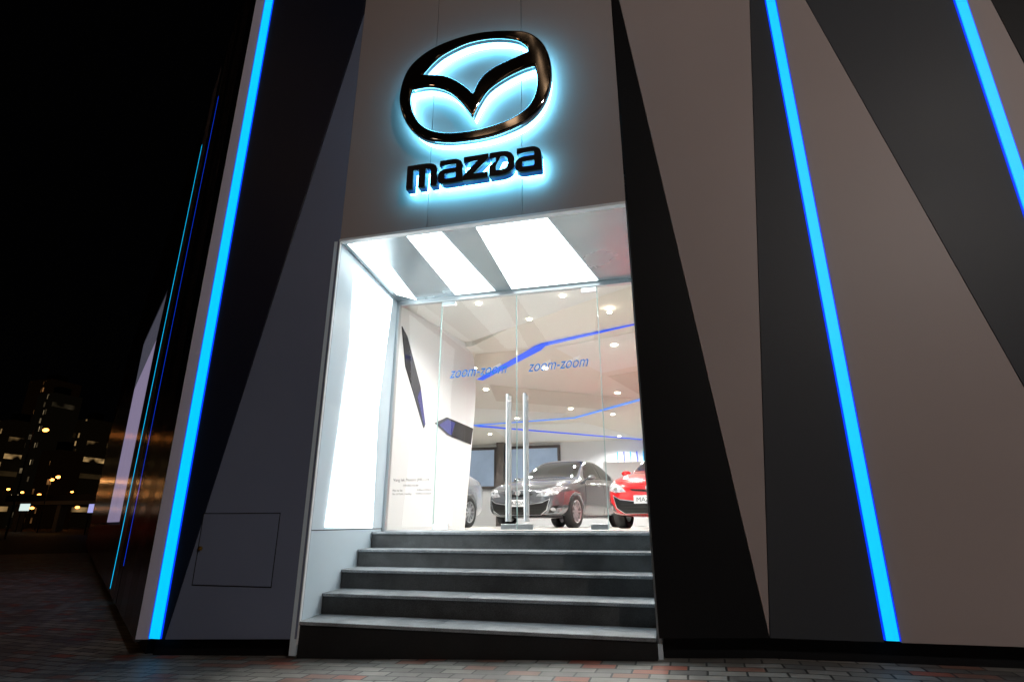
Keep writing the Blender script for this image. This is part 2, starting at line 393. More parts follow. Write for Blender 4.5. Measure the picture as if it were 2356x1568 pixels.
# vestibule left wall
VL=Fr((-2.64,0,0),(-.156,.9877,0),(0,0,1),(-.9877,-.156,0))
slab('wall',[(0.003,-.1),(1.9,-.1),(1.9,3.5),(0.003,3.25)],0.,.05,M_cool,B,VL)
slab('trim',[(0.0,-.03),(.03,-.03),(.03,3.243),(0.0,3.243)],-.008,-.0005,M_white,B,VL)
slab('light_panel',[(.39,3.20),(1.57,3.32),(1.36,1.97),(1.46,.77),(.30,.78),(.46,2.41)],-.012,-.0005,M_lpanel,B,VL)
slab('wall_joint',[(.04,.755),(1.8,.755),(1.8,.762),(.04,.762)],-.002,-.0004,M_gap,B,VL)
box('wall',-.08,-.05,.05,1.9,-.05,3.55,M_cool,B)
VC=Fr((0,0,3.247),(1,0,0),(0,1,.0778),(0,0,1))
slab('entrance_ceiling',[(-2.64,.05),(-.082,.05),(-.082,1.86),(-2.93,1.86)],0.,.03,M_soffit,B,VC)
for P in ([(-2.60,.07),(-2.36,.07),(-2.66,1.76),(-2.80,1.5)],[(-2.01,.07),(-1.68,.07),(-1.66,1.72),(-2.15,1.72)],[(-1.36,.07),(-.73,.07),(-.47,1.72),(-1.46,1.72)]):
    slab('light_panel',P,-.006,-.0005,M_lceil,B,VC)

# ---- glass front at y=1.8
GY=1.80
box('transom',-2.93,-.08,GY-.03,GY+.03,3.335,3.40,M_metal,B,.003)
box('door_frame',-2.925,-2.885,GY-.03,GY+.03,.731,3.335,M_metal,B,.003)
box('sill',-2.92,-.08,GY-.03,GY+.03,.7315,.742,M_metal,B)
def flatpane(name,x0,x1,parent,z0=.75,z1=3.33,y=GY):
    bm=bmesh.new(); v=[bm.verts.new(c) for c in ((x0,y,z0),(x1,y,z0),(x1,y,z1),(x0,y,z1))]; bm.faces.new(v)
    return bm_obj(name,bm,M_glass,parent)
flatpane('glass_pane',-2.885,-2.345,B); flatpane('glass_pane',-.495,-.08,B)
box('glass_edge',-2.346,-2.342,GY-.006,GY+.006,.75,3.33,M_gedge,B)
box('glass_edge',-.498,-.494,GY-.006,GY+.006,.75,3.33,M_gedge,B)
def door(x0,x1,hx,hinge_left):
    d=empty('door'); d.parent=B; d.location=Vector(((x0+x1)/2,GY,.75))-B.location
    flatpane('glass',x0,x1,d)
    for xe in (x0,x1): box('glass_edge',xe-.0015,xe+.0015,GY-.006,GY+.006,.75,3.33,M_gedge,d)
    hxx=x0 if hinge_left else x1-.17
    for z in (.752,3.275): box('hinge',hxx,hxx+.17,GY-.018,GY+.018,z,z+.055,M_steel,d,.003)
    lx=x1-.17 if hinge_left else x0
    box('lock',lx+.005,lx+.165,GY-.018,GY+.018,.752,.807,M_steel,d,.003)
    bm=bmesh.new()
    for yy in (GY-.055,GY+.055):
        cyl(bm,(hx,yy,1.49),.017,1.32,'Z',20)
        for z in (.9,1.2,1.8,2.08): cyl(bm,(hx,(yy+GY)/2,z),.010,.055,'Y',14)
    bm_obj('handle',bm,M_steel,d,smooth=False)
door(-2.338,-1.427,-1.515,True); door(-1.421,-.502,-1.325,False)
def glasstext(s,w,h,X,Z,m,shear=0.,rot=0.,offset=0.,align='c',y=GY-.004):
    me=text_mesh(s,w,h,shear,0,offset,align); stand(me,X,y,Z,rot); return mesh_obj('lettering',me,m,B)
glasstext('zoom-zoom',.68,.085,-1.875,2.435,M_textb,.4,.03,0.)
glasstext('zoom-zoom',.67,.085,-.96,2.45,M_textb,.4,.03,0.)
for X,Z in ((-1.70,2.47),(-1.13,2.47),(-.80,2.50)):
    glasstext('zoom-zoom',.20,.03,X,Z,M_textw,.35,.42,y=GY+.004)
glasstext('Vang Iek Motors (HK) Ltd',.42,.042,-2.62,1.262,M_textk)
glasstext('OPENING HOURS',.18,.020,-2.62,1.205,M_textk)
glasstext('Mon to Sat',.115,.021,-2.83,1.155,M_textk,align='l')
glasstext('9:00am-9:00pm',.17,.021,-2.545,1.155,M_textk,align='l')
glasstext('Sun & Public Holiday',.225,.025,-2.83,1.115,M_textk,align='l')
glasstext('10:00am-6:00pm',.18,.021,-2.555,1.117,M_textk,align='l')

# ---- interior
FZ=.731; CZ=3.606
slab('floor',[(-6.0,1.87),(-9,4.4),(-9,16),(6,16),(6,1.87)],FZ-.1,FZ,M_floor,B,PLAN)
slab('ceiling',[(-6.0,1.87),(-9,4.4),(-9,16),(6,16),(6,1.87),(.06,1.87),(-.10,2.02),(-.54,2.39),(-2.82,4.36),(-2.95,4.36),(-2.95,1.87)],CZ,CZ+.1,M_ceil,B,PLAN)
ZC=Fr((0,0,.806+4*.591),(1,0,0),(0,1,.12),(0,0,1))
slab('ceiling',[(-2.95,1.84),(-.06,1.84),(-.10,2.05),(-.54,2.41),(-2.82,4.38),(-2.95,4.38)],0,.05,M_ceilw,B,ZC)
box('wall',-9.2,6,16,16.2,FZ,CZ,M_iwall,B)
box('wall',5.95,6.15,1.9,16,FZ,CZ,M_iwall,B)
box('wall',-9.2,-9,4.3,16,FZ,CZ,M_iwall,B)
slab('wall',[(-6.1,1.8),(-5.95,1.9),(-9.0,4.5),(-9.2,4.4)],FZ,CZ,M_iwall,B,PLAN)
box('wall',-6.1,-2.95,1.80,1.95,FZ,CZ,M_iwall,B); box('wall',-.05,6,1.80,1.95,FZ,CZ,M_iwall,B)
IW=Fr((-2.93,0,0),(0,1,0),(0,0,1),(-1,0,0))
slab('display_wall',[(1.85,FZ),(4.55,FZ),(4.68,1.4),(4.82,2.1),(4.92,2.6),(4.95,2.94),(4.92,3.25),(4.82,3.52),(4.65,3.70),(3.0,3.52),(1.85,3.38)],0,.12,M_white,B,IW)
slab('screen',[(1.95,3.13),(2.12,3.05),(2.60,2.52),(2.82,2.06),(2.78,2.0),(2.12,2.66)],-.01,-.0005,M_screen,B,IW)
slab('screen',[(3.15,2.13),(3.60,2.29),(4.83,2.32),(4.73,2.04),(3.66,2.04)],-.01,-.0005,M_screen,B,IW)
slab('screen_image',[(2.52,2.36),(2.60,2.48),(2.80,2.08),(2.775,2.03)],-.014,-.0105,M_screenb,B,IW)
slab('screen_image',[(3.30,2.13),(3.62,2.26),(3.95,2.265),(3.80,2.06),(3.68,2.06)],-.014,-.0105,M_screenb,B,IW)
def facet(pts,m,d=.004): slab('ceiling_facet',pts,CZ-d-.003,CZ-d,m,B,PLAN)
facet([(-3.6,8.6),(-3.3,7.0),(-.3,9.2),(-1.3,10.2)],M_ceilb)
facet([(-2.9,4.8),(-1.9,4.75),(-3.25,6.3),(-3.6,6.4)],M_ceilb)
facet([(-1.5,4.75),(-.2,4.3),(1.2,5.5),(-.9,6.6)],M_ceilw)
facet([(-.8,6.9),(1.5,5.8),(2.0,8.5),(-.2,8.9)],M_ceilb)
facet([(-4.5,9.2),(-2.2,10.6),(-2.5,11.2),(-5.2,11.3)],M_ceilw)
facet([(-4.8,12.2),(-2,12.0),(-.5,15.5),(-5,15.5)],M_ceilw)
def led(pts,m=M_blued,d=.012):
    slab('light_strip',pts,CZ-d-.01,CZ-d,m,B,PLAN)
led([(-3.40,6.45),(-1.80,4.58),(-1.66,4.46),(-.10,3.86),(-.10,3.89),(-1.62,4.58),(-1.74,4.80),(-3.30,6.53)])
led([(-5.2,11.65),(-2.12,11.18),(-.2,9.08),(.0,9.08),(-2.08,11.30),(-5.2,11.78)],M_bluel)
led([(-5.2,11.9),(-5.0,11.8),(-.35,15.9),(-.5,15.95)])
def downlight(x,y,z,r=.055,e=285.,cone=152):
    bm=bmesh.new(); cyl(bm,(x,y,z-.012),r,.006,'Z',20); bm_obj('downlight',bm,M_lamp,B)
    l=bpy.data.lights.new('downlight','SPOT'); l.energy=e; l.shadow_soft_size=.05; l.color=(1,.97,.93); l.spot_size=math.radians(cone); l.spot_blend=.6
    o=bpy.data.objects.new('downlight_lamp',l); o.location=(x,y,z-.03); link(o); wparent(o,B)
for x,y in ((-.52,4.84),(-1.90,5.98),(-3.20,5.65),(-3.49,7.38),(-.72,8.44),(-2.01,9.95),(-1.03,11.0),(-3.66,10.93),(-1.13,15.0),(-5.5,8.5),(-5.2,13.5),(1.8,6.5),(2.2,10.5),(1.5,14)):
    downlight(x,y,CZ-.001,.05)
zc=lambda y:.806+2.364+.12*y
for x,y in ((-1.58,3.18),(-.46,3.18),(-2.0,2.15),(-.94,2.17)): downlight(x,y,zc(y),.03,75.)
for x0,x1 in ((-6.7,-5.75),(-5.1,-3.4)):
    box('window',x0,x1,15.93,15.98,2.1,3.4,M_wing,B)
    ps=[box('x',x0-.10,x1+.10,15.9,15.99,3.4,3.5,M_brown),box('x',x0-.10,x0,15.9,15.99,2.0,3.4,M_brown),box('x',x1,x1+.10,15.9,15.99,2.0,3.4,M_brown),box('x',x0,x1,15.9,15.99,2.0,2.1,M_brown)]
    wparent(join(ps,'window_frame'),B)
box('pillar',-5.55,-5.28,15.5,15.85,FZ,CZ,M_brown,B)
for i in range(7): box('light_strip',-1.3+i*.22,-1.27+i*.22,15.95,15.99,1.6,3.2,M_blued if i%2 else M_cyan,B)
box('partition',-1.6,.6,13.5,13.6,FZ,2.6,M_white,B,.01)

# ------------------------------------------------------------------ emblem and word sign
S=empty('wall_sign',(-1.34,-.14,3.585),'black chrome winged oval emblem above lowercase wordmark, cyan halo glow','sign')
outer=[(-101,511),(-83,504),(-71,491),(-64.5,474),(-62.5,455),(-65,436),(-72,420),(-84,408),(-101,401),(-124,397.5),(-153,399),(-176,406),(-191,419),(-201,436),(-206,455),(-205,473),(-200,489),(-189,501.5),(-172,510.5),(-148,515.5),(-124,515.5)]
top=[(-184,480,'c'),(-174,491.5),(-162,500),(-139,507),(-114,505.5),(-94,498),(-84.5,488.5),(-83,482,'c'),(-97,478),(-113,472.5),(-124,465.5),(-130,457),(-134,447,'c'),(-140,455),(-151,466),(-164,474.5)]
bot=[(-194,465,'c'),(-176,464),(-159,455.5),(-146,441.5),(-133.5,421.5,'c'),(-127,436),(-119,448),(-105,457),(-89,463),(-77,465,'c'),(-75,452),(-76,438),(-81,425.5),(-89,417.5),(-104,411),(-125,407.5),(-149,408),(-169,413.5),(-183,424),(-192,440),(-195,454)]
sc=lambda L:[(p[0]/100+1.34,p[1]/100-4.5)+tuple(p[2:]) for p in L]
EM=[catmull(sc(outer),6),catmull(sc(top),6),catmull(sc(bot),6)]
me=curve_mesh(EM,.014,.022,-.018); stand(me,-1.34,-.140,4.5); mesh_obj('emblem',me,M_chrome,S,smooth=False)
me=curve_mesh(EM,.012,0,-.014); stand(me,-1.34,-.046,4.5); mesh_obj('emblem_halo',me,M_halo,S)
H=.235
def place(spl,x0,w):
    return [[(x0+p[0]*w,p[1]*H) for p in s] for s in spl]
Lm=[rnd([(0,0),(0,1,.04),(.80,1,.22),(1,.80,.12),(1,0),(.79,0),(.79,.74,.1),(.62,.78,.05),(.605,0),(.40,0),(.40,.78),(.21,.78),(.21,0)])]
La=[rnd([(.06,1),(.78,1,.2),(1,.80,.15),(1,0),(.2,0,.15),(0,.12,.1),(0,.48,.12),(.2,.62,.12),(.73,.62),(.73,.78),(.06,.78)]),rnd([(.27,.20),(.27,.42),(.73,.42),(.73,.20)],.05)]
Lz=[[(0.02,1),(1.0,1),(1.0,.80),(.42,.23),(.98,.23),(.98,0),(0,0),(0,.2),(.58,.77),(.02,.77)]]
Ld=[rnd([(0,0),(.0,.45),(.26,.60),(.26,.77),(.0,.77),(.0,1),(.68,1,.3),(1,.78,.25),(1,.22,.25),(.68,0,.3)]),rnd([(.27,.23),(.27,.40),(.45,.77),(.64,.77,.1),(.74,.66,.1),(.74,.34,.1),(.64,.23,.1)])]
for L,x0,w in ((Lm,-1.94,.285),(La,-1.645,.225),(Lz,-1.415,.225),(Ld,-1.18,.22),(La,-.953,.223)):
    pl=place(L,x0,w)
    me=curve_mesh(pl,.012,.002,-.002); stand(me,0,-.140,3.585); mesh_obj('letter',me,M_letter,S)
    me=curve_mesh(pl,.028,0); stand(me,0,-.098,3.585); mesh_obj('letter_side',me,M_letside,S)
    me=curve_mesh(pl,.012,0,-.002); stand(me,0,-.055,3.585); mesh_obj('letter_halo',me,M_halo2,S)

# ------------------------------------------------------------------ cars
M_dark=mat('car_underside',(.01,.01,.01),.7); M_tyre=mat('tyre_rubber',(.015,.015,.015),.75)
M_rim=mat('alloy',(.55,.56,.58),.3,metal=.7); M_cglass=mat('car_glass',(.012,.014,.016),.05,spec=.8)
M_grille=mat('grille_black',(.008,.008,.008),.35,spec=.25); M_lens=mat('headlight_lens',(.55,.56,.58),.08,metal=.5,vscale=25,var=.6)
M_lensin=mat('headlight_bulb',(.9,.9,.9),.1,metal=.9); M_tail=mat('tail_red',(.35,.01,.01),.15)
M_tailon=mat('tail_red_lit',(.35,.01,.01),.15,emit=(1,.02,.01),estr=14.)
M_plate=mat('plate_white',(.8,.8,.8),.4)
ST=[(2.235,.30,.44,.45,.56,.40,.61,.32,.645,.66),(2.17,.23,.66,.45,.60,.60,.665,.50,.70,.715),(2.02,.19,.79,.48,.67,.72,.74,.58,.77,.785),
(1.75,.18,.85,.52,.73,.78,.81,.62,.845,.86),(1.30,.18,.875,.56,.80,.80,.885,.63,.925,.94),(.98,.18,.8775,.56,.84,.80,.93,.62,.965,.985),
(.80,.18,.8775,.56,.85,.79,.945,.64,1.045,1.065),(.45,.18,.8775,.56,.855,.785,.955,.61,1.225,1.25),(.12,.18,.8775,.56,.86,.785,.965,.58,1.36,1.395),
(-.3,.18,.8775,.56,.865,.785,.975,.575,1.41,1.455),(-.75,.18,.8775,.56,.87,.785,.985,.565,1.395,1.445),(-1.15,.18,.8775,.56,.88,.78,.995,.555,1.33,1.38),
(-1.5,.18,.875,.56,.89,.775,1.005,.57,1.19,1.225),(-1.8,.19,.86,.56,.90,.765,1.01,.60,1.06,1.08),(-2.05,.21,.83,.56,.88,.74,.985,.60,1.03,1.045),(-2.18,.26,.77,.55,.80,.69,.93,.56,.985,1.0),(-2.25,.36,.60,.52,.72,.55,.80,.45,.84,.85)]
zz=lambda z: z if z<.55 else .55+(z-.55)*1.09
def build_car(name,paint,loc,heading,label,group,plate=True,tail=M_tail):
    C=empty(name,loc,label,'car',group,heading)
    bm=bmesh.new(); rings=[]
    for (x,zl,w,zm,zs,wb,zb,wr,z6,zr) in ST:
        half=[(0,zl),(w*.82,zl),(w*.965,zl+.10),(w,zm),(w*.985,zs),(wb,zb),(wr,z6),(wr*.7,zr-.006),(0,zr)]
        half=[(y,zz(z)) for y,z in half]
        ring=[bm.verts.new((x,y,z)) for y,z in half]+[bm.verts.new((x,-y,z)) for y,z in half[-2:0:-1]]
        rings.append(ring)
    n=len(rings[0])
    for a,b in zip(rings,rings[1:]):
        for i in range(n): bm.faces.new((a[i],a[(i+1)%n],b[(i+1)%n],b[i]))
    bm.faces.new(rings[0]); bm.faces.new(rings[-1][::-1])
    bmesh.ops.recalc_face_normals(bm,faces=bm.faces)
    me=bpy.data.meshes.new('b'); bm.to_mesh(me); bm.free()
    o=bpy.data.objects.new('tmpb',me); link(o); me.materials.append(paint); me.materials.append(M_dark)
    sm=o.modifiers.new('s','SUBSURF'); sm.levels=3; sm.render_levels=3
    bmc=bmesh.new()
    for ax in (1.30,-1.34):
        for sy in (1,-1): cyl(bmc,(ax,sy*.82,.325),.365,.5,'Y',48)
    mc=bpy.data.meshes.new('cut'); bmc.to_mesh(mc); bmc.free()
    mc.materials.append(paint); mc.materials.append(M_dark)
    for p in mc.polygons: p.material_index=1
    co=bpy.data.objects.new('cut',mc); link(co)
    bo=o.modifiers.new('b','BOOLEAN'); bo.operation='DIFFERENCE'; bo.object=co; bo.solver='EXACT'
    dg=bpy.context.evaluated_depsgraph_get(); dg.update()
    nm=bpy.data.meshes.new_from_object(o.evaluated_get(dg))
    bpy.data.objects.remove(o); bpy.data.objects.remove(co)
    for p in nm.polygons: p.use_smooth=True
    body=bpy.data.objects.new('body',nm); link(body); body.parent=C
    nm.materials.clear(); nm.materials.append(paint); nm.materials.append(M_dark)
    bv=bmesh.new(); bv.from_mesh(nm); bvh=BVHTree.FromBMesh(bv); bv.free()
    def patch(nm_,pts,axis,m,off=.006,step=.05,parent=C):
        P=[Vector((p[0],zz(p[1]))) for p in pts]
        ol=[]
        for i in range(len(P)):
            a,b=P[i],P[(i+1)%len(P)]; k=max(1,int((b-a).length/step))
            for j in range(k): ol.append(a+(b-a)*j/k)
        xs=[p.x for p in ol]; ys=[p.y for p in ol]; grid=[]
        x=min(xs)
        while x<max(xs):
            y=min(ys)
            while y<max(ys): grid.append(Vector((x+.01,y+.013))); y+=step
            x+=step
        vs,es,fs,_,_,_=delaunay_2d_cdt(ol+grid,[],[list(range(len(ol)))],1,1e-4)
        bm=bmesh.new(); V=[]
        for v in vs:
            if axis=='L': o_,d=Vector((v.x,3,v.y)),Vector((0,-1,0))
            elif axis=='R': o_,d=Vector((v.x,-3,v.y)),Vector((0,1,0))
            elif axis=='F': o_,d=Vector((4,v.x,v.y)),Vector((-1,0,0))
            elif axis=='B': o_,d=Vector((-4,v.x,v.y)),Vector((1,0,0))
            h=bvh.ray_cast(o_,d)
            V.append(bm.verts.new(h[0]+h[1]*off) if h[0] is not None else None)
        for f in fs:
            if all(V[i] is not None for i in f):
                try: bm.faces.new([V[i] for i in f])
                except ValueError: pass
        for v in [v for v in bm.verts if not v.link_faces]: bm.verts.remove(v)
        bmesh.ops.recalc_face_normals(bm,faces=bm.faces)
        return bm_obj(nm_,bm,m,parent,False,True)
    patch('windshield',[(-.66,.99),(.66,.99),(.52,1.36),(.3,1.385),(-.3,1.385),(-.52,1.36)],'F',M_cglass,.004)
    patch('rear_window',[(-.58,1.08),(.58,1.08),(.48,1.34),(-.48,1.34)],'B',M_cglass,.004)
    for s in ('L','R'):
        patch('side_window',[(.62,.985),(-.30,1.01),(-.30,1.36),(-.05,1.355),(.28,1.24)],s,M_cglass,.004)
        patch('side_window',[(-.36,1.01),(-1.12,1.035),(-1.30,1.12),(-1.0,1.30),(-.7,1.35),(-.36,1.36)],s,M_cglass,.004)
        for pl in ([(.78,.92),(.79,.92),(.86,.30),(.85,.30)],[(-.325,.99),(-.333,.99),(-.333,.24),(-.325,.24)],[(-1.12,.99),(-1.13,.99),(-1.0,.66),(-.99,.66)]):
            patch('door_seam',pl,s,M_dark,.003,.04)
        sg=1 if s=='L' else -1
        patch('headlight',[(.40*sg,.585),(.60*sg,.575),(.76*sg,.62),(.82*sg,.755),(.70*sg,.745),(.50*sg,.68)],'F',M_lens,.007,.03)
        patch('headlight_bulb',[(.60*sg+.04*math.cos(a*.7),.635+.03*math.sin(a*.7)) for a in range(9)],'F',M_lensin,.012,.02)
        patch('fog_lamp_recess',[(.60*sg,.27),(.70*sg,.29),(.78*sg,.43),(.68*sg,.40)],'F',M_grille,.005,.03)
        patch('fog_lamp',[(.69*sg+.035*math.cos(a*.7),.345+.035*math.sin(a*.7)) for a in range(9)],'F',M_lens,.010,.02)
        patch('tail_light',[(.45*sg,.80),(.72*sg,.84),(.76*sg,.95),(.50*sg,.92)],'B',tail,.006,.03)
        patch('door_handle',[(-.08,.845),(.10,.84),(.10,.865),(-.08,.87)],s,M_rim,.02,.03)
        bm=bmesh.new(); bmesh.ops.create_uvsphere(bm,u_segments=20,v_segments=12,radius=1,matrix=Matrix.Translation((.58,sg*.91,1.03))@Matrix.Diagonal((.06,.095,.055,1)))
        cyl(bm,(.58,sg*.82,1.0),.022,.16,'Y',10)
        bm_obj('mirror',bm,paint,C,False,True)
    patch('grille_surround',[(-.66,.545),(-.52,.475),(-.30,.445),(.30,.445),(.52,.475),(.66,.545),(.60,.33),(.46,.235),(-.46,.235),(-.60,.33)],'F',M_rim,.004)
    patch('grille',[(-.645,.525),(-.52,.462),(-.30,.432),(.30,.432),(.52,.462),(.645,.525),(.585,.335),(.45,.247),(-.45,.247),(-.585,.335)],'F',M_grille,.008)
    patch('upper_grille',[(-.30,.60),(0,.575),(.30,.60),(.34,.63),(0,.61),(-.34,.63)],'F',M_grille,.005,.03)
    for z in (.29,.335,.38): patch('grille_bar',[(-.50,z),(.50,z),(.50,z+.010),(-.50,z+.010)],'F',M_tyre,.013,.05)
    ring=[(.062*math.cos(a*math.pi/16),.640+.044*math.sin(a*math.pi/16)) for a in range(32)]
    patch('badge',ring,'F',M_rim,.010,.03)
    if plate:
        pb=box('number_plate',-.26,.26,-.01,.01,-.065,.065,M_plate,None,.003)
        for v in pb.data.vertices: v.co=(2.262-v.co.y,v.co.x,v.co.z+.46)
        pb.parent=C
        tm=text_mesh('MAZDA3',.42,.07,0,0,0)
        for v in tm.vertices: v.co=(2.276,v.co.x,.46+v.co.y)
        mesh_obj('plate_lettering',tm,M_textk,pb,False)
    def wheel(ax,sg):
        W=empty('wheel',(ax,sg*.765,.318)); W.parent=C
        bm=bmesh.new(); prof=[(.215,-.09),(.25,-.10),(.30,-.10),(.316,-.085),(.318,0),(.316,.085),(.30,.10),(.25,.10),(.215,.09)]
        seg=40; R=[[bm.verts.new((r*math.cos(2*math.pi*k/seg),y,r*math.sin(2*math.pi*k/seg))) for r,y in prof] for k in range(seg)]
        for k in range(seg):
            for j in range(len(prof)-1): bm.faces.new((R[k][j],R[k][j+1],R[(k+1)%seg][j+1],R[(k+1)%seg][j]))
        bmesh.ops.recalc_face_normals(bm,faces=bm.faces)
        bm_obj('tyre',bm,M_tyre,W,False,True)
        bm=bmesh.new()
        prof=[(.225,.09),(.222,.095),(.205,.085),(.20,.02),(.20,-.09)]
        R=[[bm.verts.new((r*math.cos(2*math.pi*k/seg),sg*yy,r*math.sin(2*math.pi*k/seg))) for r,yy in prof] for k in range(seg)]
        for k in range(seg):
            for j in range(len(prof)-1): bm.faces.new((R[k][j],R[k][j+1],R[(k+1)%seg][j+1],R[(k+1)%seg][j]))
        for k in range(10):
            a=2*math.pi*k/10
            c,s_=math.cos(a),math.sin(a); px,pz=-s_,c
            q=[(.03,.022),(.03,-.022),(.21,-.014),(.21,.014)]
            f=[bm.verts.new((c*r+px*w_,sg*(.088 if r>.1 else .075),s_*r+pz*w_)) for r,w_ in q]
            b_=[bm.verts.new((c*r+px*w_,sg*.05,s_*r+pz*w_)) for r,w_ in q]
            bm.faces.new(f)
            for i in range(4): bm.faces.new((f[i],f[(i+1)%4],b_[(i+1)%4],b_[i]))
        cyl(bm,(0,sg*.07,0),.045,.03,'Y',20)
        bm_obj('rim',bm,M_rim,W,False)
        bm=bmesh.new(); cyl(bm,(0,sg*.0,0),.15,.02,'Y',24); bm_obj('brake_disc',bm,M_dark,W,False)
    for ax in (1.30,-1.34):
        for sg in (1,-1): wheel(ax,sg)
    bm=bmesh.new(); cyl(bm,(1.3,0,.3),.04,1.4,'Y',10); cyl(bm,(-1.34,0,.3),.04,1.4,'Y',10); bm_obj('axle',bm,M_dark,C,False)
    return C
P_grey=mat('car_paint_grey',(.15,.16,.175),.18,metal=.55,vscale=3,var=.04,coat=1.)
P_silver=mat('car_paint_silver',(.34,.36,.39),.22,metal=.6,vscale=3,var=.04,coat=1.)
P_red=mat('car_paint_red',(.60,.008,.012),.2,metal=.1,vscale=3,var=.04,coat=1.)
gr='cars displayed on the showroom floor'
build_car('car',P_grey,(-2.12,9.20,FZ),math.radians(255),'metallic grey sedan facing the glass entrance on showroom floor',gr)
build_car('car',P_red,(.43,7.90,FZ),math.radians(255),'bright red car parked beside the grey sedan in showroom',gr)
build_car('car',P_silver,(-5.03,6.77,FZ),math.radians(262),'silver car standing behind the white display wall',gr,False)

# ------------------------------------------------------------------ distant city
def tower_mat(name,seed,warm,dens,s=.5,bw=1.9):
    m=bpy.data.materials.new(name); m.use_nodes=True; nt=m.node_tree; N=nt.nodes; L=nt.links
    b=N['Principled BSDF']; b.inputs['Base Color'].default_value=(.006,.005,.005,1); b.inputs['Roughness'].default_value=.9
    tc=N.new('ShaderNodeTexCoord'); mp=N.new('ShaderNodeMapping'); mp.inputs['Rotation'].default_value=(math.pi/2,0,0)
    mp.inputs['Location'].default_value=(seed*3.1,seed*1.7,0)
    L.new(tc.outputs['Object'],mp.inputs['Vector'])
    br=N.new('ShaderNodeTexBrick'); br.offset=.37; br.inputs['Scale'].default_value=1; br.inputs['Brick Width'].default_value=bw; br.inputs['Row Height'].default_value=2.9
    br.inputs['Mortar Size'].default_value=.62; br.inputs['Mortar Smooth'].default_value=0; br.inputs['Color1'].default_value=(0,0,0,1); br.inputs['Color2'].default_value=(1,1,1,1); br.inputs['Mortar'].default_value=(0,0,0,1)
    L.new(mp.outputs[0],br.inputs['Vector'])
    mr=N.new('ShaderNodeMapRange'); mr.inputs['From Min'].default_value=1-dens; mr.inputs['From Max'].default_value=1; L.new(br.outputs['Color'],mr.inputs['Value'])
    nz=N.new('ShaderNodeTexNoise'); nz.inputs['Scale'].default_value=.16; L.new(tc.outputs['Object'],nz.inputs['Vector'])
    ns=N.new('ShaderNodeMapRange'); ns.inputs['From Min'].default_value=.40; ns.inputs['From Max'].default_value=.56; L.new(nz.outputs['Fac'],ns.inputs['Value'])
    iv=N.new('ShaderNodeMath'); iv.operation='SUBTRACT'; iv.inputs[0].default_value=1; L.new(br.outputs['Fac'],iv.inputs[1])
    mu=N.new('ShaderNodeMath'); mu.operation='MULTIPLY'; L.new(mr.outputs[0],mu.inputs[0]); L.new(iv.outputs[0],mu.inputs[1])
    mv=N.new('ShaderNodeMath'); mv.operation='MULTIPLY'; L.new(mu.outputs[0],mv.inputs[0]); L.new(ns.outputs[0],mv.inputs[1])
    m2=N.new('ShaderNodeMath'); m2.operation='MULTIPLY_ADD'; m2.inputs[1].default_value=s; m2.inputs[2].default_value=.0016; L.new(mv.outputs[0],m2.inputs[0])
    b.inputs['Emission Color'].default_value=warm+(1,); L.new(m2.outputs[0],b.inputs['Emission Strength'])
    return m
def tower(x,y,w,d,h,m,label='dark residential tower with scattered lit windows at night',grp='distant apartment towers at night'):
    t=empty('apartment_tower',(x,y,-.4),label,'building',grp)
    bm=bmesh.new()
    bmesh.ops.create_cube(bm,size=1,matrix=Matrix.Translation((0,0,h/2))@Matrix.Diagonal((w,d,h,1)))
    for k in (-1,1):
        bmesh.ops.create_cube(bm,size=1,matrix=Matrix.Translation((k*w*.3,-d*.5,h*.49))@Matrix.Diagonal((w*.16,1.6,h*.98,1)))
    bm_obj('wall',bm,m,t,False)
    box('roof_plant',-w*.2,w*.2,-d*.2,d*.2,h,h+3,M_gap,t,0,False)
tm1=tower_mat('tower_a',1,(1.,.62,.25),.42,.6); tm2=tower_mat('tower_b',5,(1.,.75,.42),.32,.45); tm3=tower_mat('tower_c',9,(1.,.45,.15),.30,.4)
for (x,y,w,d,h,m) in ((-222,146,9,10,36,tm1),(-211,150,8,10,46,tm2),(-236,165,12,12,56,tm3),(-205,160,9,9,38,tm1),(-196,175,12,12,44,tm2),(-150,150,14,12,12,tm3),(-260,170,14,12,32,tm1),(-190,140,8,8,24,tm3),(-228,140,7,8,20,tm2)):
    tower(x,y,w,d,h,m)
tm4=tower_mat('tower_d',3,(1.,.60,.32),.22,2.6,3.2)  # unseen towers added behind the camera, lit windows reflect in the chrome emblem
for (x,y,w,d,h) in ((-14,-34,14,10,46),(4,-36,15,10,52),(22,-32,14,10,40),(-34,-30,16,10,38)):
    t=empty('apartment_tower',(x,y,-.4),'unseen dark tower with few lit windows, added for emblem reflections','building','unseen towers added across the street for reflections')
    bm=bmesh.new(); bmesh.ops.create_cube(bm,size=1,matrix=Matrix.Translation((0,0,h/2))@Matrix.Diagonal((w,d,h,1)))
    for k in (-1,1): bmesh.ops.create_cube(bm,size=1,matrix=Matrix.Translation((k*w*.3,d*.5,h*.49))@Matrix.Diagonal((w*.16,1.6,h*.98,1)))
    bm_obj('wall',bm,tm4,t,False)
M_pole=mat('pole_grey',(.02,.02,.02),.6,metal=.3)
M_sod=mat('sodium_lamp',(1,.6,.2),.3,emit=(1,.30,.05),estr=10.)
